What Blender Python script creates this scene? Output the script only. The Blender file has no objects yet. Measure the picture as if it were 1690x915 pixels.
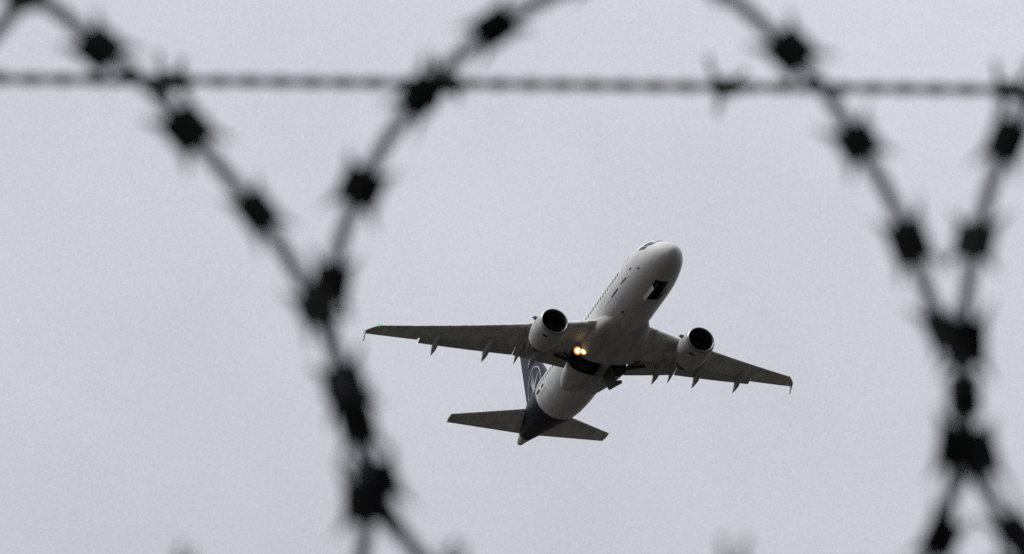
import bpy, bmesh, math, random
from mathutils import Vector, Matrix, Euler
random.seed(7)
SC = bpy.context.scene
COL = SC.collection
RAD = math.radians

# ------------------------------------------------------------------ camera
ELEV = RAD(16.0)
CAM_Z = 1.7
cam_d = bpy.data.cameras.new('camera')
cam = bpy.data.objects.new('camera', cam_d); COL.objects.link(cam)
cam.location = (0, 0, CAM_Z)
cam.rotation_euler = (math.pi/2 + ELEV, 0, 0)
cam_d.sensor_width = 36.0
cam_d.lens = 300.0
cam_d.clip_start = 0.1
cam_d.clip_end = 60000
cam_d.dof.use_dof = True
cam_d.dof.focus_distance = 635.0
cam_d.dof.aperture_fstop = 27.5
SC.camera = cam
SC.render.resolution_x, SC.render.resolution_y = 1024, 554
MCAM = Matrix.Translation(cam.location) @ cam.rotation_euler.to_matrix().to_4x4()

# ------------------------------------------------------------------ world: overcast sky
SUN_EL, SUN_AZ = RAD(57), RAD(-95)        # azimuth from +Y (view direction), negative = left
W = bpy.data.worlds.new('World'); SC.world = W
W.use_nodes = True
nt = W.node_tree; nt.nodes.clear()
def N(t, **k):
    n = nt.nodes.new(t)
    for a, v in k.items(): setattr(n, a, v)
    return n
out = N('ShaderNodeOutputWorld'); bg = N('ShaderNodeBackground')
sky = N('ShaderNodeTexSky', sky_type='NISHITA'); sky.sun_disc = False
sky.sun_elevation = SUN_EL; sky.sun_rotation = SUN_AZ; sky.dust_density = 3.0
hsv = N('ShaderNodeHueSaturation'); hsv.inputs['Saturation'].default_value = 0.15
nt.links.new(sky.outputs[0], hsv.inputs['Color'])
tc = N('ShaderNodeTexCoord')
n1 = N('ShaderNodeTexNoise'); n1.inputs['Scale'].default_value = 9.0
n1.inputs['Detail'].default_value = 15; n1.inputs['Roughness'].default_value = 0.62
nt.links.new(tc.outputs['Generated'], n1.inputs['Vector'])
n2 = N('ShaderNodeTexNoise'); n2.inputs['Scale'].default_value = 4200.0
n2.inputs['Detail'].default_value = 3; n2.inputs['Roughness'].default_value = 0.8
nt.links.new(tc.outputs['Generated'], n2.inputs['Vector'])
def math_(op, a, b=None):
    m = N('ShaderNodeMath', operation=op)
    for i, v in enumerate((a, b)):
        if v is None: continue
        if isinstance(v, (int, float)): m.inputs[i].default_value = v
        else: nt.links.new(v, m.inputs[i])
    return m.outputs[0]
# cloud brightness: broad soft banks plus fine noise added to imitate film grain
v1 = math_('MULTIPLY', math_('SUBTRACT', n1.outputs['Fac'], 0.5), 0.42)
v2 = math_('MULTIPLY', math_('SUBTRACT', n2.outputs['Fac'], 0.5), 0.45)
sep = N('ShaderNodeSeparateXYZ'); nt.links.new(tc.outputs['Generated'], sep.inputs[0])
def ramp(src, a, b, c, d):
    m = N('ShaderNodeMapRange', interpolation_type='SMOOTHSTEP')
    nt.links.new(src, m.inputs[0])
    for i, v in enumerate((a, b, c, d)): m.inputs[1+i].default_value = v
    return m.outputs[0]
# lighter cloud higher up ahead, unseen sky behind and to the right dimmed to shade the aircraft
up_ = ramp(sep.outputs['Z'], 0.21, 0.34, 0.92, 1.08)
side = math_('SUBTRACT', math_('MULTIPLY', sep.outputs['Y'], 0.80), math_('MULTIPLY', sep.outputs['X'], 0.35))
back = math_('MULTIPLY', ramp(side, -0.60, 0.50, 0.17, 1.0), ramp(sep.outputs['Z'], 0.32, 0.85, 1.0, 2.7))
lum = math_('MULTIPLY', math_('MULTIPLY', math_('ADD', math_('ADD', v1, v2), 1.0), up_), back)
over = N('ShaderNodeMix', data_type='RGBA', blend_type='MULTIPLY')
over.inputs[0].default_value = 1.0
over.inputs[6].default_value = (6.30, 6.50, 7.12, 1)
nt.links.new(lum, over.inputs[7])
mix = N('ShaderNodeMix', data_type='RGBA'); mix.inputs[0].default_value = 0.90
nt.links.new(hsv.outputs[0], mix.inputs[6]); nt.links.new(over.outputs[2], mix.inputs[7])
nt.links.new(mix.outputs[2], bg.inputs['Color'])
bg.inputs['Strength'].default_value = 0.10
nt.links.new(bg.outputs[0], out.inputs['Surface'])

sun_d = bpy.data.lights.new('sun', 'SUN'); sun_d.energy = 1.5; sun_d.angle = RAD(25)
sun_d.color = (1.0, 0.97, 0.93)
sun = bpy.data.objects.new('sun', sun_d); COL.objects.link(sun)
sdir = Vector((math.sin(SUN_AZ)*math.cos(SUN_EL), math.cos(SUN_AZ)*math.cos(SUN_EL), math.sin(SUN_EL)))
sun.rotation_euler = sdir.to_track_quat('Z', 'Y').to_euler()
sun.location = (0, 0, 50)

SC.view_settings.view_transform = 'Standard'
SC.view_settings.look = 'None'
SC.view_settings.exposure = 0.0
SC.view_settings.gamma = 1.0
SC.render.engine = 'CYCLES'
SC.cycles.use_denoising = False      # keep the renderer's own grain
SC.cycles.max_bounces = 6

# ------------------------------------------------------------------ materials
def mat(name, col, rough=0.5, metal=0.0, var=0.15, scale=3.0, streak=None, spec=0.5, bump=0.0):
    m = bpy.data.materials.new(name); m.use_nodes = True
    t = m.node_tree; b = t.nodes['Principled BSDF']
    b.inputs['Roughness'].default_value = rough
    b.inputs['Metallic'].default_value = metal
    b.inputs['Specular IOR Level'].default_value = spec
    tcn = t.nodes.new('ShaderNodeTexCoord'); nz = t.nodes.new('ShaderNodeTexNoise')
    nz.inputs['Scale'].default_value = scale; nz.inputs['Detail'].default_value = 8
    nz.inputs['Roughness'].default_value = 0.65
    if streak:
        mp = t.nodes.new('ShaderNodeMapping'); mp.inputs['Scale'].default_value = streak
        t.links.new(tcn.outputs['Object'], mp.inputs['Vector']); t.links.new(mp.outputs[0], nz.inputs['Vector'])
    else:
        t.links.new(tcn.outputs['Object'], nz.inputs['Vector'])
    r = t.nodes.new('ShaderNodeValToRGB')
    r.color_ramp.elements[0].position = 0.3; r.color_ramp.elements[1].position = 0.7
    r.color_ramp.elements[0].color = [c*(1-var) for c in col] + [1]
    r.color_ramp.elements[1].color = [min(1, c*(1+var*0.6)) for c in col] + [1]
    t.links.new(nz.outputs['Fac'], r.inputs[0]); t.links.new(r.outputs[0], b.inputs['Base Color'])
    if bump:
        bp = t.nodes.new('ShaderNodeBump'); bp.inputs['Strength'].default_value = bump
        t.links.new(nz.outputs['Fac'], bp.inputs['Height']); t.links.new(bp.outputs[0], b.inputs['Normal'])
    return m
def emit(name, core, edge, strength, radius):
    """lamp lens: hot core, deeper colour towards the rim"""
    m = bpy.data.materials.new(name); m.use_nodes = True
    t = m.node_tree; t.nodes.clear()
    o = t.nodes.new('ShaderNodeOutputMaterial'); e = t.nodes.new('ShaderNodeEmission')
    tcn = t.nodes.new('ShaderNodeTexCoord'); ln = t.nodes.new('ShaderNodeVectorMath'); ln.operation = 'LENGTH'
    t.links.new(tcn.outputs['Object'], ln.inputs[0])
    r = t.nodes.new('ShaderNodeMapRange'); r.inputs[2].default_value = radius
    t.links.new(ln.outputs['Value'], r.inputs[0])
    cr = t.nodes.new('ShaderNodeValToRGB')
    cr.color_ramp.elements[0].color = (*core, 1); cr.color_ramp.elements[1].color = (*edge, 1)
    cr.color_ramp.elements[0].position = 0.28
    mid = cr.color_ramp.elements.new(0.62); mid.color = (core[0], core[1]*.60, core[2]*.28, 1)
    if name.startswith('landing'): mid.color = (.30, .125, .022, 1)  # orange ring puts the glare halo into the lens colour
    t.links.new(r.outputs[0], cr.inputs[0]); t.links.new(cr.outputs[0], e.inputs[0])
    e.inputs[1].default_value = strength
    t.links.new(e.outputs[0], o.inputs[0])
    return m
WHITE = mat('white_paint', (0.63, 0.63, 0.62), 0.45, spec=0.3, var=0.20, scale=1.0, streak=(0.25, 1.6, 1.6))
BELLY = mat('belly_grey', (0.54, 0.535, 0.52), 0.6, spec=0.2, var=0.36, scale=1.0, streak=(0.3, 2.2, 2.2))
WINGG = mat('wing_grey', (0.69, 0.68, 0.65), 0.5, var=0.36, scale=1.3, streak=(0.5, 1.6, 1.0))
FLAPG = mat('flap_grey', (0.48, 0.47, 0.45), 0.5, var=0.2, scale=1.0, streak=(0.5, 1.5, 1.0))
COWL = mat('cowl_paint', (0.52, 0.51, 0.50), 0.5, var=0.25, scale=1.6)
NAVY = mat('navy_paint', (0.008, 0.010, 0.024), 0.5, spec=0.2, var=0.2, scale=1.0)
NAVYF = mat('fin_navy_paint', (0.016, 0.018, 0.038), 0.55, spec=0.25, var=0.2, scale=1.0)
LIP = mat('bare_metal_lip', (0.34, 0.34, 0.34), 0.42, metal=0.9, var=0.1)
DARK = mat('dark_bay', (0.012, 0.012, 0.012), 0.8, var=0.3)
DUCT = mat('intake_duct', (0.03, 0.03, 0.032), 0.6, var=0.2)
FANM = mat('fan_titanium', (0.07, 0.07, 0.075), 0.4, metal=0.6, var=0.2)
EXH = mat('hot_metal', (0.10, 0.085, 0.075), 0.45, metal=0.7, var=0.3)
GLASS = mat('dark_glass', (0.012, 0.013, 0.016), 0.35, spec=0.12, var=0.1)
DOORIN = mat('door_dark_grey', (0.13, 0.13, 0.125), 0.6, var=0.3, spec=0.2)  # one dark grey on all faces of the main gear doors
MARK = mat('emblem_white', (0.45, 0.45, 0.47), 0.4, var=0.05)
TYRE = mat('tyre_rubber', (0.02, 0.02, 0.02), 0.8, var=0.2)
RAZOR = mat('galvanised_strip', (0.045, 0.045, 0.050), 0.7, spec=0.2, metal=0.1, var=0.35, scale=60)
BARBM = mat('razor_barb_steel', (0.012, 0.012, 0.013), 0.8, spec=0.15, var=0.4, scale=120)
BWIRE = mat('galvanised_wire', (0.045, 0.043, 0.048), 0.5, metal=0.4, var=0.35, scale=80)
CLIP = mat('clip_steel', (0.012, 0.012, 0.013), 0.8, spec=0.15, var=0.3, scale=100)

def ground_mat():
    m = bpy.data.materials.new('airfield_grass'); m.use_nodes = True
    t = m.node_tree; b = t.nodes['Principled BSDF']; b.inputs['Roughness'].default_value = 0.95
    tcn = t.nodes.new('ShaderNodeTexCoord')
    a = t.nodes.new('ShaderNodeTexNoise'); a.inputs['Scale'].default_value = 0.02; a.inputs['Detail'].default_value = 10
    t.links.new(tcn.outputs['Object'], a.inputs['Vector'])
    r = t.nodes.new('ShaderNodeValToRGB')
    r.color_ramp.elements[0].color = (0.0120, 0.0098, 0.0066, 1); r.color_ramp.elements[1].color = (0.026, 0.0212, 0.0148, 1)
    r.color_ramp.elements[0].position = 0.35; r.color_ramp.elements[1].position = 0.65
    t.links.new(a.outputs['Fac'], r.inputs[0]); t.links.new(r.outputs[0], b.inputs['Base Color'])
    return m
GROUND = ground_mat()

# ------------------------------------------------------------------ mesh helpers
def link(name, bm, mats, parent=None, smooth=True, loc=None):
    bmesh.ops.recalc_face_normals(bm, faces=bm.faces[:])
    me = bpy.data.meshes.new(name)
    if smooth:
        for f in bm.faces: f.smooth = True
    bm.to_mesh(me); bm.free()
    for m in (mats if isinstance(mats, (list, tuple)) else [mats]): me.materials.append(m)
    if smooth:
        try: me.set_sharp_from_angle(angle=RAD(38))
        except Exception: pass
    o = bpy.data.objects.new(name, me); COL.objects.link(o)
    if parent: o.parent = parent
    if loc: o.location = loc
    return o
def loft(bm, rings, cap=True, closed=True, mi=0):
    vs = [[bm.verts.new(p) for p in r] for r in rings]
    n = len(rings[0]); fs = []
    for a, b in zip(vs[:-1], vs[1:]):
        for i in range(n if closed else n-1):
            j = (i+1) % n
            f = bm.faces.new((a[i], a[j], b[j], b[i])); f.material_index = mi; fs.append(f)
    if cap:
        for r in (vs[0], vs[-1]):
            f = bm.faces.new(r); f.material_index = mi
    return vs, fs
def box(bm, x0, x1, y0, y1, z0, z1):
    v = [bm.verts.new((x, y, z)) for x in (x0, x1) for y in (y0, y1) for z in (z0, z1)]
    for q in ((0,1,3,2), (4,6,7,5), (0,4,5,1), (2,3,7,6), (0,2,6,4), (1,5,7,3)):
        bm.faces.new([v[i] for i in q])
    return v
def obox(bm, c, ax, ay, az):
    """box with centre and three half-axis vectors"""
    c, ax, ay, az = map(Vector, (c, ax, ay, az))
    v = [bm.verts.new(c + ax*i + ay*j + az*k) for i in (-1,1) for j in (-1,1) for k in (-1,1)]
    for q in ((0,1,3,2), (4,6,7,5), (0,4,5,1), (2,3,7,6), (0,2,6,4), (1,5,7,3)):
        bm.faces.new([v[i] for i in q])
def revolve(bm, prof, c=(0,0,0), n=40, cap=False, mi=0):
    """profile [(x, r)] about the x axis through c"""
    rings = [[(c[0]+x, c[1]+r*math.cos(2*math.pi*k/n), c[2]+r*math.sin(2*math.pi*k/n)) for k in range(n)] for x, r in prof]
    return loft(bm, rings, cap=cap, mi=mi)
def catmull(pts, per):
    pts = [Vector(p) for p in pts]; o = []
    P = [2*pts[0]-pts[1]] + pts + [2*pts[-1]-pts[-2]]
    for i in range(1, len(P)-2):
        p0, p1, p2, p3 = P[i-1:i+3]
        for k in range(per):
            t = k/per
            o.append(0.5*((2*p1) + (p2-p0)*t + (2*p0-5*p1+4*p2-p3)*t*t + (3*p1-p0-3*p2+p3)*t**3))
    o.append(pts[-1]); return o
def tube(bm, path, rad, n=8, cap=True):
    rings = []; up = None
    for i, p in enumerate(path):
        a = path[max(0, i-1)]; b = path[min(len(path)-1, i+1)]
        t = (Vector(b)-Vector(a)).normalized()
        if up is None:
            up = t.orthogonal().normalized()
        up = (up - t*up.dot(t)).normalized(); s = t.cross(up)
        r = rad(i/(len(path)-1)) if callable(rad) else rad
        rings.append([Vector(p) + (up*math.cos(2*math.pi*k/n) + s*math.sin(2*math.pi*k/n))*r for k in range(n)])
    loft(bm, rings, cap=cap)
def pchip(tab, x):
    xs = [r[0] for r in tab]
    if x <= xs[0]: return tab[0][1:]
    if x >= xs[-1]: return tab[-1][1:]
    i = max(k for k in range(len(xs)-1) if xs[k] <= x)
    h = xs[i+1]-xs[i]; t = (x-xs[i])/h; o = []
    for c in range(1, len(tab[0])):
        def slope(k):
            if k <= 0: return (tab[1][c]-tab[0][c])/(xs[1]-xs[0])
            if k >= len(xs)-1: return (tab[-1][c]-tab[-2][c])/(xs[-1]-xs[-2])
            d0 = (tab[k][c]-tab[k-1][c])/(xs[k]-xs[k-1]); d1 = (tab[k+1][c]-tab[k][c])/(xs[k+1]-xs[k])
            return 0 if d0*d1 <= 0 else 2*d0*d1/(d0+d1)
        a, b = tab[i][c], tab[i+1][c]; m0, m1 = slope(i)*h, slope(i+1)*h
        o.append((2*t**3-3*t*t+1)*a + (t**3-2*t*t+t)*m0 + (-2*t**3+3*t*t)*b + (t**3-t*t)*m1)
    return o
def cut(o, boxes, m=None):
    """carve real recesses into a mesh"""
    bm = bmesh.new()
    for b in boxes: box(bm, *b)
    bmesh.ops.recalc_face_normals(bm, faces=bm.faces[:])
    me = bpy.data.meshes.new('cutter'); bm.to_mesh(me); bm.free()
    me.materials.append(m or DARK)
    c = bpy.data.objects.new('cutter', me); COL.objects.link(c)
    par = o.parent; o.parent = None
    md = o.modifiers.new('cut', 'BOOLEAN'); md.operation = 'DIFFERENCE'; md.solver = 'EXACT'; md.object = c
    try: md.material_mode = 'TRANSFER'
    except Exception: pass
    dg = bpy.context.evaluated_depsgraph_get(); dg.update()
    new = bpy.data.meshes.new_from_object(o.evaluated_get(dg), preserve_all_data_layers=True, depsgraph=dg)
    o.modifiers.clear(); old = o.data; nm = old.name; o.data = new; new.name = nm
    bpy.data.objects.remove(c); bpy.data.meshes.remove(me)
    o.parent = par
def tag(o, label, cat, group=None):
    o['label'] = label; o['category'] = cat
    if group: o['group'] = group

# ------------------------------------------------------------------ ground (below the frame; it shades the undersides)
bm = bmesh.new()
S = 20000
bm.faces.new([bm.verts.new(p) for p in ((-S,-S,0), (S,-S,0), (S,S,0), (-S,S,0))])
g = link('ground', bm, GROUND, smooth=False); g['kind'] = 'structure'

# ------------------------------------------------------------------ the airliner
# local axes: x aft of the nose tip, y to starboard, z up (metres)
RP = ((-0.32832164, -0.94335911, -0.04773348),
      (0.47312263, -0.12050407, -0.8727163),
      (0.8175328, -0.30911543, 0.48588864))
TP = Vector((6.81535733, 4.50599524, 634.579773))
FLIP = Matrix(((1,0,0), (0,-1,0), (0,0,-1)))
Rl = FLIP @ Matrix(RP)
tl = FLIP @ (TP - Matrix(RP) @ Vector((15,0,0)))
plane = bpy.data.objects.new('airliner', None); COL.objects.link(plane)
plane.location = MCAM @ tl
plane.rotation_euler = (MCAM.to_3x3() @ Rl).to_euler()
tag(plane, 'white twin engine airliner with a navy tail climbing against the grey sky, lights on', 'airplane')

FUS = [  # x, zc, half width, half height
 (0.00, -0.62, 0.02, 0.02), (0.06, -0.62, 0.24, 0.24), (0.20, -0.61, 0.46, 0.46), (0.45, -0.58, 0.72, 0.71),
 (0.9, -0.51, 1.02, 1.00), (1.6, -0.40, 1.33, 1.30), (2.4, -0.24, 1.56, 1.62), (3.3, -0.09, 1.76, 1.88),
 (4.4, -0.02, 1.90, 2.02), (5.6, 0.0, 1.965, 2.065), (6.8, 0.0, 1.975, 2.07), (21.5, 0.0, 1.975, 2.07),
 (23.5, 0.07, 1.945, 2.0), (25.5, 0.24, 1.83, 1.82), (27.5, 0.46, 1.60, 1.53), (29.5, 0.67, 1.24, 1.17),
 (31.2, 0.80, 0.86, 0.80), (32.6, 0.87, 0.52, 0.49), (33.2, 0.89, 0.38, 0.36)]
def fring(x, off=0.0, n=56):
    zc, w, h = pchip(FUS, x)
    return [(x, (w+off)*math.cos(2*math.pi*k/n), zc+(h+off)*math.sin(2*math.pi*k/n)) for k in range(n)]
def fpt(x, a, off=0.0):
    zc, w, h = pchip(FUS, x)
    return (x, (w+off)*math.cos(a), zc+(h+off)*math.sin(a))
bm = bmesh.new()
xs = [0, .03, .06, .12, .2, .3, .45, .65, .9, 1.2, 1.6, 2, 2.4, 2.8, 3.3, 3.8, 4.4, 5, 5.6, 6.2, 6.8, 9, 12, 15, 18, 21.5] + \
     [22 + 0.25*k for k in range(44)] + [33.0, 33.2]
vs, fs = loft(bm, [fring(x) for x in xs])
TAIL0 = 25.0
for f in bm.faces:
    c = f.calc_center_median()
    if c.x > TAIL0 and c.x < 32.35: f.material_index = 1
fus = link('fuselage', bm, [WHITE, NAVY, DARK], plane)
NB = [(2.65, 5.15, -0.50, 0.50, -2.6, -0.95)]
WB = [(14.75, 16.6, 0.36, 2.45, -3.2, -1.15), (14.75, 16.6, -2.45, -0.36, -3.2, -1.15)]
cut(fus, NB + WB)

bm = bmesh.new()   # tail cone with the small exhaust
revolve(bm, [(33.2, .37), (33.55, .30), (33.84, .22), (33.85, .17), (33.6, .15)], (0, 0, .89), 32)
link('tail_cone', bm, COWL, plane)

# belly fairing
BEL = [(8.4, -1.25, 1.05, .42), (9.6, -1.25, 1.55, .72), (10.8, -1.25, 2.02, .95), (12.2, -1.27, 2.26, 1.07), (16.5, -1.3, 2.32, 1.12),
       (18.2, -1.28, 2.12, .98), (19.8, -1.25, 1.75, .78), (21.6, -1.2, 1.1, .42)]
bm = bmesh.new()
def sring(x, n=48, e=2.5):
    zc, w, h = pchip(BEL, x)
    o = []
    for k in range(n):
        a = 2*math.pi*k/n; c, s = math.cos(a), math.sin(a)
        o.append((x, w*math.copysign(abs(c)**(2/e), c), zc+h*math.copysign(abs(s)**(2/e), s)))
    return o
loft(bm, [sring(8.4+k*13.2/34) for k in range(35)])
bel = link('belly_fairing', bm, [BELLY, DARK], plane)
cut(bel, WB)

# --- surface patches on the fuselage
def patch(name, x0, x1, a0, a1, m, off=0.012, nx=6, na=6, corner=0.3, parent=fus, shear=0.0):
    """rounded panel following the fuselage skin"""
    bm = bmesh.new(); ring = []
    N_ = 28
    for k in range(N_):
        t = 2*math.pi*k/N_; c, s = math.cos(t), math.sin(t); e = 2/ (2+6*(1-corner))
        u = math.copysign(abs(c)**e, c); v = math.copysign(abs(s)**e, s)
        ring.append((u, v))
    cx, ca, hx, ha = (x0+x1)/2, (a0+a1)/2, (x1-x0)/2, (a1-a0)/2
    rings = []
    for sc in (1.0, 0.66, 0.33):
        rings.append([fpt(cx + hx*u*sc + shear*v*sc, ca + ha*v*sc, off) for u, v in ring])
    vs, fs = loft(bm, rings, cap=False)
    bm.faces.new(vs[-1])
    low = [bm.verts.new(fpt(cx + hx*u + shear*v, ca + ha*v, -0.03)) for u, v in ring]
    for i in range(N_):
        j = (i+1) % N_; bm.faces.new((vs[0][i], vs[0][j], low[j], low[i]))
    return link(name, bm, m, parent)
for k in range(37):
    x = 6.55 + 0.533*k
    if x > 25.6: break
    patch('cabin_window', x-.12, x+.12, RAD(9.5), RAD(19), GLASS, corner=.5)
# flight-deck glazing: three panes each side, white posts between
for s in (1, -1):
    for a0, a1, x0, x1, sh in ((66, 87, 1.40, 2.0, -.08), (38, 58, 1.56, 2.60, -.16), (25, 36, 2.1, 2.95, -.10)):
        if s > 0: patch('cockpit_window', x0, x1, RAD(a0), RAD(a1), GLASS, corner=.2, shear=sh)
        else: patch('cockpit_window', x0, x1, math.pi-RAD(a0), math.pi-RAD(a1), GLASS, corner=.2, shear=sh)
# thin seams and small dark fittings seen on the lower starboard side
for x0, x1, a0, a1 in ((5.0, 6.1, -16.5, -14), (6.7, 8.1, -17.5, -14.5), (7.9, 8.25, -58, -54), (3.0, 3.25, -22, -18.5), (4.0, 4.3, -9, -6),
                       (23.0, 23.5, -3, 2), (23.9, 24.7, -6, 1), (10.0, 10.25, -78, -75)):
    patch('service_panel', x0, x1, RAD(a0), RAD(a1), DARK, corner=.3, off=.014)
for x0, x1, a0, a1 in ((4.72, 5.56, -17, 32), (7.6, 9.45, -62, -18), (22.6, 24.1, -58, -14)):
    bm = bmesh.new()          # door gap: a narrow dark frame in the skin
    n = 10
    o_ = [(x0+(x1-x0)*i/n, a0) for i in range(n)] + [(x1, a0+(a1-a0)*i/n) for i in range(n)] + \
         [(x1-(x1-x0)*i/n, a1) for i in range(n)] + [(x0, a1-(a1-a0)*i/n) for i in range(n)]
    cx, ca = (x0+x1)/2, (a0+a1)/2; w = .035
    inner = [fpt(x, RAD(a), .010) for x, a in o_]
    outer = [fpt(x+math.copysign(w, x-cx), RAD(a+math.copysign(w*28, a-ca)), .010) for x, a in o_]
    lo = [fpt(x, RAD(a), -.02) for x, a in o_]; lo2 = [fpt(x+math.copysign(w, x-cx), RAD(a+math.copysign(w*28, a-ca)), -.02) for x, a in o_]
    vs, fs = loft(bm, [lo, inner, outer, lo2], cap=False)
    link('door_seam', bm, FLAPG, fus)

# nose gear doors hanging open, leg part-way up
for s in (1, -1):
    bm = bmesh.new()
    obox(bm, (4.1, s*.53, -2.15), (1.0, 0, .05), (0, .018, 0), (0, s*.05, .17))
    link('nose_gear_door', bm, FLAPG, plane)
bm = bmesh.new()
tube(bm, [(4.6, 0, -1.35), (3.8, 0, -1.62), (3.35, 0, -1.75)], .09, 10)
ng = link('nose_gear_leg', bm, COWL, plane)
for s in (1, -1):
    bm = bmesh.new()
    rings = [[(3.2+.36*q*math.cos(2*math.pi*k/24), s*.2+yy, -1.78+.36*q*math.sin(2*math.pi*k/24)) for k in range(24)]
             for yy, q in ((-.11, .55), (-.11, .85), (-.06, 1), (.06, 1), (.11, .85), (.11, .55))]
    loft(bm, rings); link('wheel', bm, TYRE, ng)
# main gear: doors hinged beside the keel, legs folding inwards
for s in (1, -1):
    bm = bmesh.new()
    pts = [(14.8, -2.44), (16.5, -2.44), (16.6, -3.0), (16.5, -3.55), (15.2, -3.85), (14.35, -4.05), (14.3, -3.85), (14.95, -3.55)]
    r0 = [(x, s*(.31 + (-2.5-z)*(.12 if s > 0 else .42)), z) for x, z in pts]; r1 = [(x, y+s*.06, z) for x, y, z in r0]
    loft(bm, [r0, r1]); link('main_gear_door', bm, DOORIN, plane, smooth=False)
    bm = bmesh.new()
    tube(bm, [(16.1, s*3.6, -1.35), (16.05, s*2.2, -1.75), (16.0, s*1.2, -1.9)], .13, 12)
    tube(bm, [(15.6, s*3.0, -1.3), (16.05, s*2.2, -1.72)], .06, 8)
    leg = link('main_gear_leg', bm, DUCT, plane)
    for q in (.22, -.22):
        bm = bmesh.new()
        rings = [[(16.0+.56*e*math.cos(2*math.pi*k/28), s*1.15+.56*e*math.sin(2*math.pi*k/28), -1.85+q+zz) for k in range(28)]
                 for zz, e in ((-.17, .5), (-.17, .85), (-.09, 1), (.09, 1), (.17, .85), (.17, .5))]
        loft(bm, rings); link('wheel', bm, TYRE, leg)

# --- lifting surfaces
def thick(u, t):   # NACA half thickness
    u = max(0.0, min(1.0, u))
    return 5*t*(0.2969*math.sqrt(u) - 0.126*u - 0.3516*u*u + 0.2843*u**3 - 0.1036*u**4)
def foil(u0, u1, t, camber, n=16):
    """closed outline (u, w): top from u1 to u0, then bottom back"""
    us = [u0 + (u1-u0)*(1-math.cos(math.pi*k/n))/2 for k in range(n+1)]
    top = [(u, camber*4*u*(1-u) + thick(u, t)) for u in reversed(us)]
    bot = [(u, camber*4*u*(1-u) - thick(u, t)*.92) for u in us]
    if u0 == 0: bot = bot[1:]
    return top + bot
WT = [  # y, LE x, chord, z, t/c
 (1.2, 10.45, 6.70, -1.12, .145), (2.0, 10.85, 6.35, -1.06, .14), (6.4, 13.25, 4.12, -0.61, .12), (13.2, 16.98, 2.30, 0.36, .11), (16.35, 18.72, 1.47, 0.8, .105), (16.95, 19.72, .64, 0.90, .10)]
def wsec(y):
    for a, b in zip(WT[:-1], WT[1:]):
        if y <= b[0] + 1e-6:
            t = (y-a[0])/(b[0]-a[0]); lin = [p+(q-p)*t for p, q in zip(a, b)]
            break
    lin[3] = -1.06 + .090*(y-2) + .0029*(y-2)**2     # dihedral plus in-flight bend
    return lin[1:]
def wring(y, s, u0, u1, tr=None, n=16):
    le, c, z, t = wsec(y); o = []
    for u, w in foil(u0, u1, t, .014, n):
        if tr: u, w = tr(u, w)
        o.append((le+u*c, s*y, z+w*c))
    return o
def lin(a, b, n): return [a+(b-a)*k/n for k in range(n+1)]
def flap_tr(u, w):  # whole small foil hinged below the trailing edge
    return u, w
def flapring(y, s, u0=.80, cf=.255, dn=.030, ang=RAD(13)):
    le, c, z, t = wsec(y); o = []
    for u, w in foil(0, 1, .13, .02, 10):
        a, b = u*cf, w*cf
        uu = u0 + a*math.cos(ang) + b*math.sin(ang); ww = -dn - a*math.sin(ang) + b*math.cos(ang)
        o.append((le+uu*c, s*y, z+ww*c))
    return o
def slatring(y, s):
    le, c, z, t = wsec(y); o = []
    for u, w in foil(0, .13, t*1.06, .0, 8):
        a = RAD(12); uu, ww = (u-.13)*math.cos(a), (u-.13)*math.sin(a)+w
        o.append((le+(uu+.13-.050)*c, s*y, z+(ww-.012)*c))
    return o
wings = {}
for s in (1, -1):
    bm = bmesh.new()
    loft(bm, [wring(y, s, 0, .85) for y in [1.2] + lin(2.0, 6.4, 4) + lin(7.5, 13.2, 5)])
    loft(bm, [wring(y, s, 0, .997) for y in [13.21, 14.4, 15.5, 16.35, 16.7, 16.95]])
    wing = link('wing', bm, [WINGG, DARK], plane)
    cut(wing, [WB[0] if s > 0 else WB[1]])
    wings[s] = wing
    for y0, y1 in ((2.35, 6.38), (6.43, 13.12)):
        bm = bmesh.new(); loft(bm, [flapring(y, s) for y in lin(y0, y1, 6)]); link('flap', bm, FLAPG, wing)
    for y0, y1 in ((2.75, 5.0), (6.55, 9.0), (9.04, 11.6), (11.64, 14.1), (14.14, 16.3)):
        bm = bmesh.new(); loft(bm, [slatring(y, s) for y in lin(y0, y1, 3)]); link('slat', bm, WINGG, wing)
    # flap track fairings: slender canoes running past the trailing edge
    for y, L, w in ((4.9, 2.8, .28), (6.1, 2.2, .17), (8.35, 2.7, .29), (12.0, 2.4, .26)):
        le, c, z, t = wsec(y); te = le+c
        x0, x1 = te-L*.66, te+L*.38
        bm = bmesh.new(); rings = []
        for k in range(15):
            q = k/14; x = x0+(x1-x0)*q
            r = max(.012, w*(math.sin(math.pi*min(1, q*.9+.1))**.55 if q < .55 else (1-((q-.55)/.45)**1.5)*1.0))
            drop = -.035*c - .10 - .52*max(0, q-.35)/.65
            rings.append([(x, s*y+.8*r*math.cos(2*math.pi*i/16), z+drop+1.25*r*math.sin(2*math.pi*i/16)) for i in range(16)])
        loft(bm, rings); link('flap_track_fairing', bm, FLAPG, wing)
    # wingtip fence
    le, c, z, t = wsec(16.95)
    pts = [(le+.10, z+.0), (le+.50, z+.24), (le+.74, z+.28), (le+.66, z+.0), (le+.92, z-.52), (le+.74, z-.48)]
    bm = bmesh.new()
    r0 = [(x, s*16.94, zz) for x, zz in pts]; r1 = [(x, s*17.0, zz) for x, zz in pts]
    loft(bm, [r0, r1]); link('wingtip_fence', bm, WHITE, wing, smooth=False)

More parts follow.
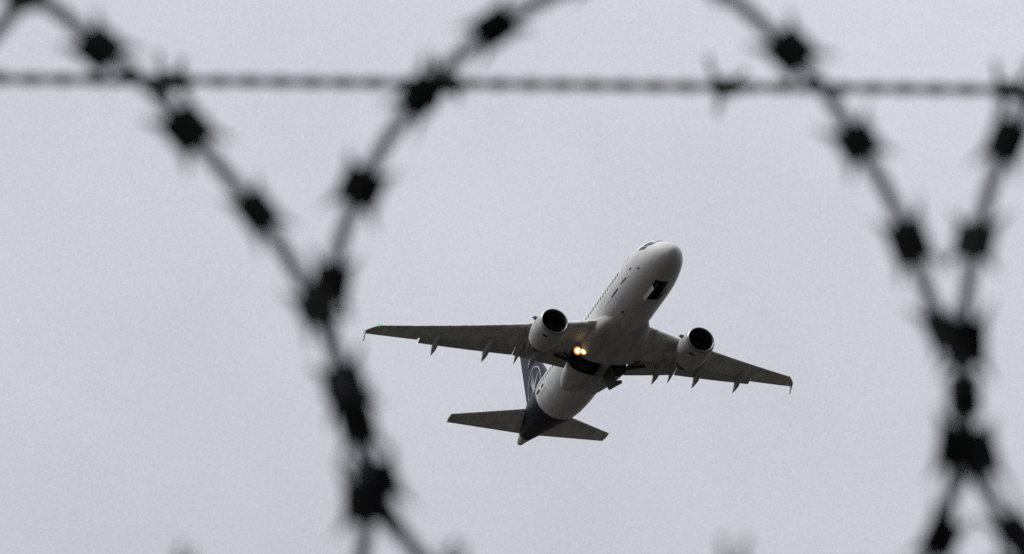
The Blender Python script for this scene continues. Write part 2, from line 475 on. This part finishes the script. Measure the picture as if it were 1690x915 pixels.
# horizontal tail
HT = [(0.35, 27.75, 4.35, .70, .10), (6.36, 31.34, 1.33, 1.26, .10)]
for s in (1, -1):
    bm = bmesh.new(); rings = []
    for k in range(5):
        t = k/4; y, le, c, z, tc_ = [a+(b-a)*t for a, b in zip(*HT)]
        rings.append([(le+u*c, s*y, z+w*c) for u, w in foil(0, .70, tc_, 0, 14)])
    loft(bm, rings); st = link('tailplane', bm, WINGG, plane)
    bm = bmesh.new(); rings = []
    for k in range(5):
        t = .04+.95*k/4; y, le, c, z, tc_ = [a+(b-a)*t for a, b in zip(*HT)]
        rings.append([(le+u*c, s*y, z+w*c) for u, w in foil(.712, .997, tc_, 0, 8)])
    loft(bm, rings); link('elevator', bm, WINGG, st)
# fin and rudder
VT = [(1.75, 25.55, 6.05, .10), (7.85, 30.55, 2.25, .10)]
def vsec(z):
    t = (z-VT[0][0])/(VT[1][0]-VT[0][0]); return [a+(b-a)*t for a, b in zip(VT[0][1:], VT[1][1:])]
def vring(z, u0, u1, n):
    le, c, t = vsec(z); return [(le+u*c, w*c, z) for u, w in foil(u0, u1, t, 0, n)]
bm = bmesh.new(); loft(bm, [vring(z, 0, .70, 14) for z in lin(1.3, 7.85, 8)])
fin = link('fin', bm, NAVYF, plane)
bm = bmesh.new(); loft(bm, [vring(z, .71, .997, 8) for z in lin(2.0, 7.8, 8)])
link('rudder', bm, NAVYF, fin)
# round crane emblem, raised paint film on both sides of the fin
def finy(x, z):
    le, c, t = vsec(z); u = (x-le)/c
    return thick(u, t)*c
def strokes(polys, side, m, name):
    bm = bmesh.new()
    for pl in polys:
        for off in (.018,):
            v = [bm.verts.new((x, side*(finy(x, z)+off), z)) for x, z in pl]
            v2 = [bm.verts.new((x, side*(finy(x, z)-.02), z)) for x, z in pl]
            bm.faces.new(v)
            for i in range(len(pl)):
                j = (i+1) % len(pl); bm.faces.new((v[i], v[j], v2[j], v2[i]))
    return link(name, bm, m, fin, smooth=False)
def stroke(pts, w0, w1):
    o = []
    for i in range(len(pts)-1):
        a, b = Vector(pts[i]), Vector(pts[i+1]); d = (b-a).normalized(); nrm = Vector((-d.y, d.x))
        ta, tb = i/(len(pts)-1), (i+1)/(len(pts)-1)
        wa, wb = w0+(w1-w0)*ta, w0+(w1-w0)*tb
        o.append([tuple(a+nrm*wa), tuple(a-nrm*wa), tuple(b-nrm*wb), tuple(b+nrm*wb)])
    return o
EX, EZ, ER = 29.60, 3.45, 1.65
def emblem(side):
    q = []
    n = 48
    for k in range(n):
        a, b = 2*math.pi*k/n, 2*math.pi*(k+1)/n
        q.append([(EX+r*math.cos(t), EZ+r*math.sin(t)) for r, t in ((ER, a), (ER, b), (ER-.09, b), (ER-.09, a))])
    # crane rising towards the nose: long neck, body, feathered wings raised
    q += stroke([(EX-1.2, EZ+.75), (EX-.75, EZ+.40), (EX-.30, EZ+.05), (EX+.1, EZ-.2)], .03, .17)
    q += stroke([(EX+.1, EZ-.2), (EX+.5, EZ-.5), (EX+.95, EZ-.85)], .17, .03)
    for dx, dz in ((.05, 1.25), (.30, 1.15), (.55, .98), (.78, .75)):
        q += stroke([(EX-.1+dx*.3, EZ-.1), (EX+dx*.7, EZ+dz*.55), (EX+dx, EZ+dz)], .055, .02)
    for dx, dz in ((-.75, -.85), (-.50, -1.05), (-.2, -1.15), (.1, -1.15)):
        q += stroke([(EX+dx*.2, EZ-.2), (EX+dx*.7, EZ+dz*.6), (EX+dx, EZ+dz)], .055, .02)
    return q
for side in (1, -1): strokes(emblem(side), side, MARK, 'emblem')

# --- engines
for s in (1, -1):
    cx, cy, cz = 9.94, s*5.75, -2.06
    C_ = (cx, cy, cz)
    bm = bmesh.new()
    revolve(bm, [(.16, 1.105), (.35, 1.155), (.7, 1.20), (1.2, 1.225), (1.8, 1.21), (2.4, 1.13), (2.95, 1.01), (2.97, .97), (2.6, .99), (2.3, 1.0)], C_, 56)
    eng = link('engine', bm, COWL, plane)
    bm = bmesh.new()
    revolve(bm, [(.162, 1.106), (.07, 1.06), (.015, 1.015), (0, .985), (.02, .955), (.09, .925), (.2, .905)], C_, 56)
    link('inlet_lip', bm, LIP, eng)
    bm = bmesh.new()
    revolve(bm, [(.2, .905), (.5, .88), (.95, .87), (1.05, .87)], C_, 56); link('intake_duct', bm, DUCT, eng)
    bm = bmesh.new()
    nb = 36
    for k in range(nb):
        a = 2*math.pi*k/nb
        def P(r, da, x): return (cx+x, cy+r*math.cos(a+da), cz+r*math.sin(a+da))
        r0 = [P(.26, -.06, .92), P(.26, .06, 1.06), P(.26, .07, 1.08), P(.26, -.05, .94)]
        r1 = [P(.86, -.10, .96), P(.86, .08, 1.02), P(.86, .085, 1.035), P(.86, -.095, .975)]
        loft(bm, [r0, r1])
    link('fan', bm, FANM, eng)
    bm = bmesh.new()
    revolve(bm, [(1.16, .9), (1.2, .01)], C_, 40)
    link('fan_backplate', bm, DARK, eng)
    bm = bmesh.new()
    revolve(bm, [(.55, .005), (.62, .07), (.75, .15), (.95, .25), (1.06, .28)], C_, 32); link('spinner', bm, FANM, eng)
    bm = bmesh.new()
    revolve(bm, [(2.3, .72), (2.9, .70), (3.5, .60), (4.1, .47), (4.12, .43), (3.9, .42)], C_, 40); link('core_cowl', bm, EXH, eng)
    bm = bmesh.new()
    revolve(bm, [(3.7, .36), (4.1, .30), (4.7, .10), (4.8, .01)], C_, 32); link('exhaust_plug', bm, EXH, eng)
    bm = bmesh.new()       # vortex strake
    th = RAD(28)
    e_r = Vector((0, math.cos(th), math.sin(th))); e_t = Vector((0, -math.sin(th), math.cos(th)))
    base = Vector(C_)
    pr = [(.70, 1.19), (.80, 1.44), (1.12, 1.52), (1.22, 1.20)]
    loft(bm, [[base + Vector((x, 0, 0)) + e_r*r + e_t*w for x, r in pr] for w in (-.03, .03)])
    link('strake', bm, FLAPG, eng, smooth=False)
    bm = bmesh.new()       # small dark outlet low on the cowl
    rr = []
    for x in (.50, .80):
        rr.append((x, [RAD(a) for a in (-68, -62, -56, -50)]))
    grid = [[bm.verts.new((cx+x, cy+1.20*math.cos(a), cz+1.20*math.sin(a))) for a in aa] for x, aa in rr]
    for i in range(3): bm.faces.new((grid[0][i], grid[0][i+1], grid[1][i+1], grid[1][i]))
    bmesh.ops.solidify(bm, geom=bm.faces[:], thickness=-.05)
    link('cowl_outlet', bm, DARK, eng, smooth=False)
    # pylon
    le, c, z, t = wsec(5.75)
    bm = bmesh.new(); rings = []
    for x, zt, zb, w in ((cx+.9, cz+1.24, cz+1.05, .05), (cx+1.8, cz+1.45, cz+.9, .22), (cx+2.9, cz+1.62, cz+.62, .26),
                         (le+.8, z+.06, cz+.55, .25), (le+2.2, z-.05, cz+.75, .2), (le+3.6, z-.20, z-.62, .05)):
        rings.append([(x, cy+w, zt), (x, cy+w*.9, (zt+zb)/2), (x, cy+w*.6, zb), (x, cy-w*.6, zb), (x, cy-w*.9, (zt+zb)/2), (x, cy-w, zt)])
    loft(bm, rings); link('pylon', bm, COWL, plane)

# --- lights
LW = emit('landing_light_lens', (1.0, .85, .52), (.12, .030, .002), 4.0, .34)
LS = emit('small_light_lens', (1.0, .78, .45), (1.0, .55, .2), 4.0, .09)
LG = emit('green_light_lens', (.05, 1.0, .25), (.02, .7, .15), 1.2, .10)
def lamp(name, p, r, m, parent, d=(-1, .05, -.35)):
    d = Vector(d).normalized(); p = Vector(p)
    bm = bmesh.new()
    rings = []; a = d.orthogonal().normalized(); b = d.cross(a)
    for t, q in ((-.9, .35), (-.5, .85), (-.05, 1.06), (0.0, 1.06), (0.0, .98)):
        rings.append([p + d*(t*r*1.2) + (a*math.cos(2*math.pi*k/20) + b*math.sin(2*math.pi*k/20))*r*q for k in range(20)])
    loft(bm, rings, cap=False); bm.faces.new([v for v in bm.verts][:20])
    h = link(name, bm, COWL, parent)
    bm = bmesh.new()
    rings = [[d*t + (a*math.cos(2*math.pi*k/20) + b*math.sin(2*math.pi*k/20))*q for k in range(20)]
             for t, q in ((.0, r*.97), (.03, r*.8), (.055, r*.5), (.065, r*.1))]
    loft(bm, rings)
    link('lens', bm, m, h, loc=p)
LAMPS = [((14.05, 2.50, -1.95), .32), ((14.02, 2.03, -1.96), .26)]  # lenses oversized to hold the painted halo
for p, r in LAMPS: lamp('landing_light', p, r, LW, plane)
lamp('turnoff_light', (13.5, 4.05, -1.24), .085, LS, plane)
le, c, z, t = wsec(16.3)
lamp('navigation_light', (le+.02, 16.3, z), .10, LG, wings[1], d=(-1, .6, -.2))

# ------------------------------------------------------------------ the fence wire
# everything hangs in one upright plane FENCE_Y metres in front of the photographer
FENCE_Y = 3.65
FPX = 300/36*1690
def at(u, v, dy=0.0):
    d = MCAM.to_3x3() @ Vector(((u-845)/FPX, -(v-457.5)/FPX, -1.0))
    k = (FENCE_Y+dy)/d.y
    return cam.location + d*k
SCALE = FENCE_Y/math.cos(ELEV)/FPX     # metres per photo pixel at the fence

def frame_at(path, i):
    a, b = Vector(path[max(0, i-2)]), Vector(path[min(len(path)-1, i+2)])
    t = (b-a).normalized(); nrm = Vector((0, -1, 0)); s = nrm.cross(t).normalized(); nrm = t.cross(s).normalized()
    return t, s, nrm
def barb_mesh(kind):
    """four-pointed razor barb: two swallow-tailed plates clasped on the strip; t along, s across (mm)"""
    r = random.Random(kind); bm = bmesh.new()
    for sd in (1, -1):
        L1, L2 = 18 + r.uniform(-1.5, 1.5), 17.5 + r.uniform(-1.5, 1.5)
        h1, h2 = 13.0 + r.uniform(-1.5, 1), 13.0 + r.uniform(-1, 1.5)
        out_ = [(-10.4, 0), (-9.8, 5.8), (-L1, h1), (-6.6, 9.0), (0, 9.3), (6.6, 9.0), (L2, h2), (9.8, 5.8), (10.4, 0)]
        lift = [2.9, 2.2, r.uniform(-1, 2), 1.2, 1.4, 1.2, r.uniform(-1, 2), 2.2, 2.9]
        for z0 in (-.35, .35): pass
        lo = [bm.verts.new((x/1000, sd*y/1000, (l-.4)/1000)) for (x, y), l in zip(out_, lift)]
        hi = [bm.verts.new((x/1000, sd*y/1000, (l+.4)/1000)) for (x, y), l in zip(out_, lift)]
        n = len(out_)
        for fan in (lo, hi):
            m0, m1 = fan[4], None
            bm.faces.new((fan[0], fan[1], fan[3], fan[4])); bm.faces.new((fan[1], fan[2], fan[3]))
            bm.faces.new((fan[4], fan[5], fan[7], fan[8])); bm.faces.new((fan[5], fan[6], fan[7])); bm.faces.new((fan[0], fan[4], fan[8]))
        for i in range(n):
            j = (i+1) % n; bm.faces.new((lo[i], lo[j], hi[j], hi[i]))
    # the crimped sleeve round the strip
    rings = [[(x/1000, q*math.cos(2*math.pi*k/12)/1000, q*math.sin(2*math.pi*k/12)/1000) for k in range(12)]
             for x, q in ((-8.5, 3.0), (-7, 3.7), (0, 3.9), (7, 3.7), (8.5, 3.0))]
    loft(bm, rings)
    bmesh.ops.recalc_face_normals(bm, faces=bm.faces[:])
    me = bpy.data.meshes.new('barb'); bm.to_mesh(me); bm.free(); me.materials.append(BARBM)
    return me
BARBS = [barb_mesh(k) for k in range(6)]

def razor_loop(pts, barbs, label, closed=True):
    P3 = [at(u, v, d) for u, v, d in pts]
    path = catmull(P3 + ([P3[0]] if closed else []), 14)
    root = bpy.data.objects.new('razor_wire_loop', None); COL.objects.link(root)
    org = min(path, key=lambda p: p.z); root.location = org
    tag(root, label, 'razor wire', 'razor wire loops clipped together along the fence')
    bm = bmesh.new()
    # core wire with the steel strip rolled round it: slightly flattened, seam to the back
    pl = [Vector(p)-org for p in path]
    tube(bm, pl, 0.0034, 10, cap=not closed)
    if closed: bmesh.ops.remove_doubles(bm, verts=bm.verts[:], dist=1e-5)
    link('strand', bm, RAZOR, root)
    rr = random.Random(len(label))
    for q, (u, v) in enumerate(barbs):
        best = None
        tgt = at(u, v)
        for i, p in enumerate(path):
            # nearest in the fence plane (x, z)
            d = (p.x-tgt.x)**2 + (p.z-tgt.z)**2
            if best is None or d < best[0]: best = (d, i)
        i = best[1]; t, s, nrm = frame_at(path, i)
        M = Matrix((t, s, nrm)).transposed().to_4x4()
        M = M @ Matrix.Rotation(rr.uniform(-.5, .5), 4, 'X')
        b = bpy.data.objects.new('barb', BARBS[(q+len(label)) % 6]); COL.objects.link(b)
        b.parent = root; b.location = pl[i]; b.rotation_euler = M.to_euler()
        b.scale = (rr.uniform(.88, 1.1), rr.uniform(.86, 1.1), 1)
    return path

d1 = .0035
left_pts = [(60, -4, 0), (110, 30, 0), (165, 82, 0), (235, 133, 0), (310, 215, 0), (425, 352, 0), (497, 462, 0), (531, 526, -d1), (552, 585, -d1),
            (570, 645, -d1), (589, 705, -d1), (600, 765, -d1), (602, 835, -d1), (598, 915, 0), (560, 1030, 0), (430, 1130, .01), (200, 1170, .01),
            (-120, 1090, .02), (-330, 880, .02), (-400, 600, .02), (-340, 400, .02), (-170, 215, .01), (-60, 110, .005), (0, 45, 0), (32, 6, 0)]
left_barbs = [(42, -6), (165, 85), (310, 215), (425, 352), (524, 512), (588, 703), (603, 832), (575, 1000), (430, 1130), (260, 1168), (90, 1150),
              (-90, 1105), (-225, 1000), (-330, 880), (-390, 710), (-398, 560), (-340, 400), (-235, 270), (-75, 130)]
mid_pts = [(900, -2, 0), (815, 46, 0), (745, 105, 0), (690, 163, 0), (637, 235, 0), (595, 312, 0), (563, 395, 0), (546, 475, 0), (544, 535, d1), (556, 590, d1),
           (573, 645, d1), (592, 705, d1), (613, 770, d1), (645, 850, 0), (695, 920, 0), (800, 1030, .005), (1010, 1125, .01), (1290, 1100, .01), (1470, 1000, .005),
           (1548, 895, 0), (1570, 815, 0), (1577, 742, -d1), (1586, 700, -d1), (1589, 655, -d1), (1586, 612, -d1), (1566, 572, -d1), (1545, 525, 0), (1502, 402, 0), (1460, 310, 0), (1412, 232, 0), (1365, 155, 0),
           (1305, 86, 0), (1215, 4, 0), (1130, -48, .005), (1010, -50, .005)]
mid_barbs = [(815, 46), (692, 160), (596, 310), (548, 472), (563, 637), (604, 800), (742, 972), (850, 1055), (1010, 1125), (1180, 1125), (1340, 1080), (1470, 1000),
             (1550, 890), (1574, 746), (1551, 558), (1502, 402), (1414, 236), (1306, 86), (1160, -32), (980, -42)]
right_pts = [(1700, 160, 0), (1661, 235, 0), (1633, 315, 0), (1610, 400, 0), (1597, 480, 0), (1594, 535, 0), (1594, 572, d1), (1592, 612, d1), (1591, 655, d1), (1596, 700, d1), (1611, 742, d1), (1632, 815, 0),
             (1680, 888, 0), (1790, 1010, .005), (1990, 1110, .01), (2260, 1100, .01), (2480, 950, .01), (2570, 700, .01), (2560, 500, .01), (2440, 270, .01), (2280, 90, .01),
             (2060, -30, .01), (1870, -10, .005), (1765, 70, 0)]
right_barbs = [(1661, 237), (1611, 400), (1597, 561), (1613, 748), (1678, 886), (1790, 1010), (1960, 1100), (2130, 1118), (2300, 1080), (2440, 985), (2530, 850), (2570, 690),
               (2560, 520), (2490, 350), (2390, 200), (2250, 65), (2080, -22), (1900, -15), (1750, 88)]
razor_loop(left_pts, left_barbs, 'blurred razor wire loop with a pointed top, in the top left corner')
razor_loop(mid_pts, mid_barbs, 'wide blurred razor wire loop that encircles the airliner, between the two clips')
razor_loop(right_pts, right_barbs, 'blurred razor wire loop cut off by the right edge of the picture')

def clip(u, v, du, dv, label):
    """flat steel band bent round the two strands"""
    c = at(u, v); t = (at(u+du, v+dv)-c).normalized(); nrm = Vector((0, -1, 0)); s = t.cross(nrm).normalized(); nrm = s.cross(t).normalized()
    bm = bmesh.new(); rings = []
    hw, hd = .0074, .0078
    for x, q in ((-.0080, 1.0), (-.0072, 1.06), (.0072, 1.06), (.0080, 1.0)):
        ring = []
        for k in range(20):
            a = 2*math.pi*k/20; ca, sa = math.cos(a), math.sin(a); e = .6
            ring.append(t*x + s*(hw*q*math.copysign(abs(ca)**e, ca)) + nrm*(hd*q*math.copysign(abs(sa)**e, sa)))
        rings.append(ring)
    loft(bm, rings)
    o = link('wire_clip', bm, CLIP, None, loc=c)
    tag(o, label, 'clip', 'clips joining the razor wire loops')
clip(580, 672, .3, 1, 'dark steel clip on the slanting joint left of the airliner wing tip')
clip(1591, 654, .05, 1, 'dark steel clip on the upright joint near the right edge of the photo')

def barbed_wire(p0, p1, barbs, label, sag=0.0, dy=.012, k=1.0):
    a, b = at(*p0, dy), at(*p1, dy)
    root = bpy.data.objects.new('barbed_wire', None); COL.objects.link(root); root.location = (a+b)/2
    tag(root, label, 'barbed wire', 'straight barbed wires along the fence')
    d = (b-a); L = d.length; t = d.normalized(); up = Vector((0, 0, 1)); s = up.cross(t).normalized(); up = t.cross(s)
    pitch = .028*k; n = int(L/pitch*10)
    for ph in (0, math.pi):
        path = []
        for i in range(n+1):
            x = L*i/n; an = 2*math.pi*x/pitch + ph
            path.append(a + t*x + (up*math.cos(an) + s*math.sin(an))*.00122*k - root.location + up*(-sag*(4*(x/L)*(1-x/L))))
        bm = bmesh.new(); tube(bm, path, .00152*k, 7); link('strand', bm, BWIRE, root)
    rr = random.Random(len(label))
    for u, v, tips in barbs:
        c = at(u, v, dy); x = (c-a).dot(t); c = a + t*x - root.location
        bm = bmesh.new()
        for h, sgn in ((0, 1), (1, -1)):
            # one short wire wound twice round the strands, both ends left sticking out
            wpath = []
            x0 = (-.0052 if h == 0 else .0006)
            for q in range(0, 33):
                an = 2*math.pi*2*q/32
                wpath.append(c + t*(x0+.0046*q/32)*k + (up*math.cos(an+h*1.5) + s*math.sin(an+h*1.5))*.0036*k)
            e0, e1 = tips[h]
            wpath = [c + t*e0[0]*k + up*e0[1]*k + s*.004] + wpath + [c + t*e1[0]*k + up*e1[1]*k - s*.004]
            tube(bm, wpath, .0014*k, 7)
        link('barb', bm, BWIRE, root)
mm = .001
def tips(r):
    return (((-5*mm+r.uniform(-3, 2)*mm, 14*mm), (-3*mm+r.uniform(-2, 2)*mm, -13*mm)), ((5*mm+r.uniform(-3, 4)*mm, 12*mm), (4*mm+r.uniform(-2, 3)*mm, -9*mm)))
r_ = random.Random(3)
top_b = [(285, 134, tips(r_)), (735, 133, tips(r_)), (1198, 141, (((-8*mm, 15*mm), (-4*mm, -14*mm)), ((9*mm, 9*mm), (6*mm, -3*mm)))), (1668, 148, tips(r_)),
         (-180, 128, tips(r_)), (2130, 154, tips(r_))]
barbed_wire((-560, 124), (2600, 159), top_b, 'straight twisted barbed wire running level across the top of the picture', dy=.85, k=1.23)
bot_b = [(307, 942, (((-2*mm, 14*mm), (-3*mm, -12*mm)), ((3*mm, 11*mm), (4*mm, -10*mm)))), (752, 944, (((0*mm, 15*mm), (-3*mm, -12*mm)), ((4*mm, 13*mm), (4*mm, -10*mm)))),
         (1213, 943, (((-5*mm, 16*mm), (-3*mm, -12*mm)), ((6*mm, 15.5*mm), (4*mm, -10*mm)))), (1670, 935, tips(r_)), (-150, 946, tips(r_)), (2120, 932, tips(r_))]
barbed_wire((-560, 951), (2600, 932), bot_b, 'straight barbed wire along the bottom edge of the picture, only its points showing')
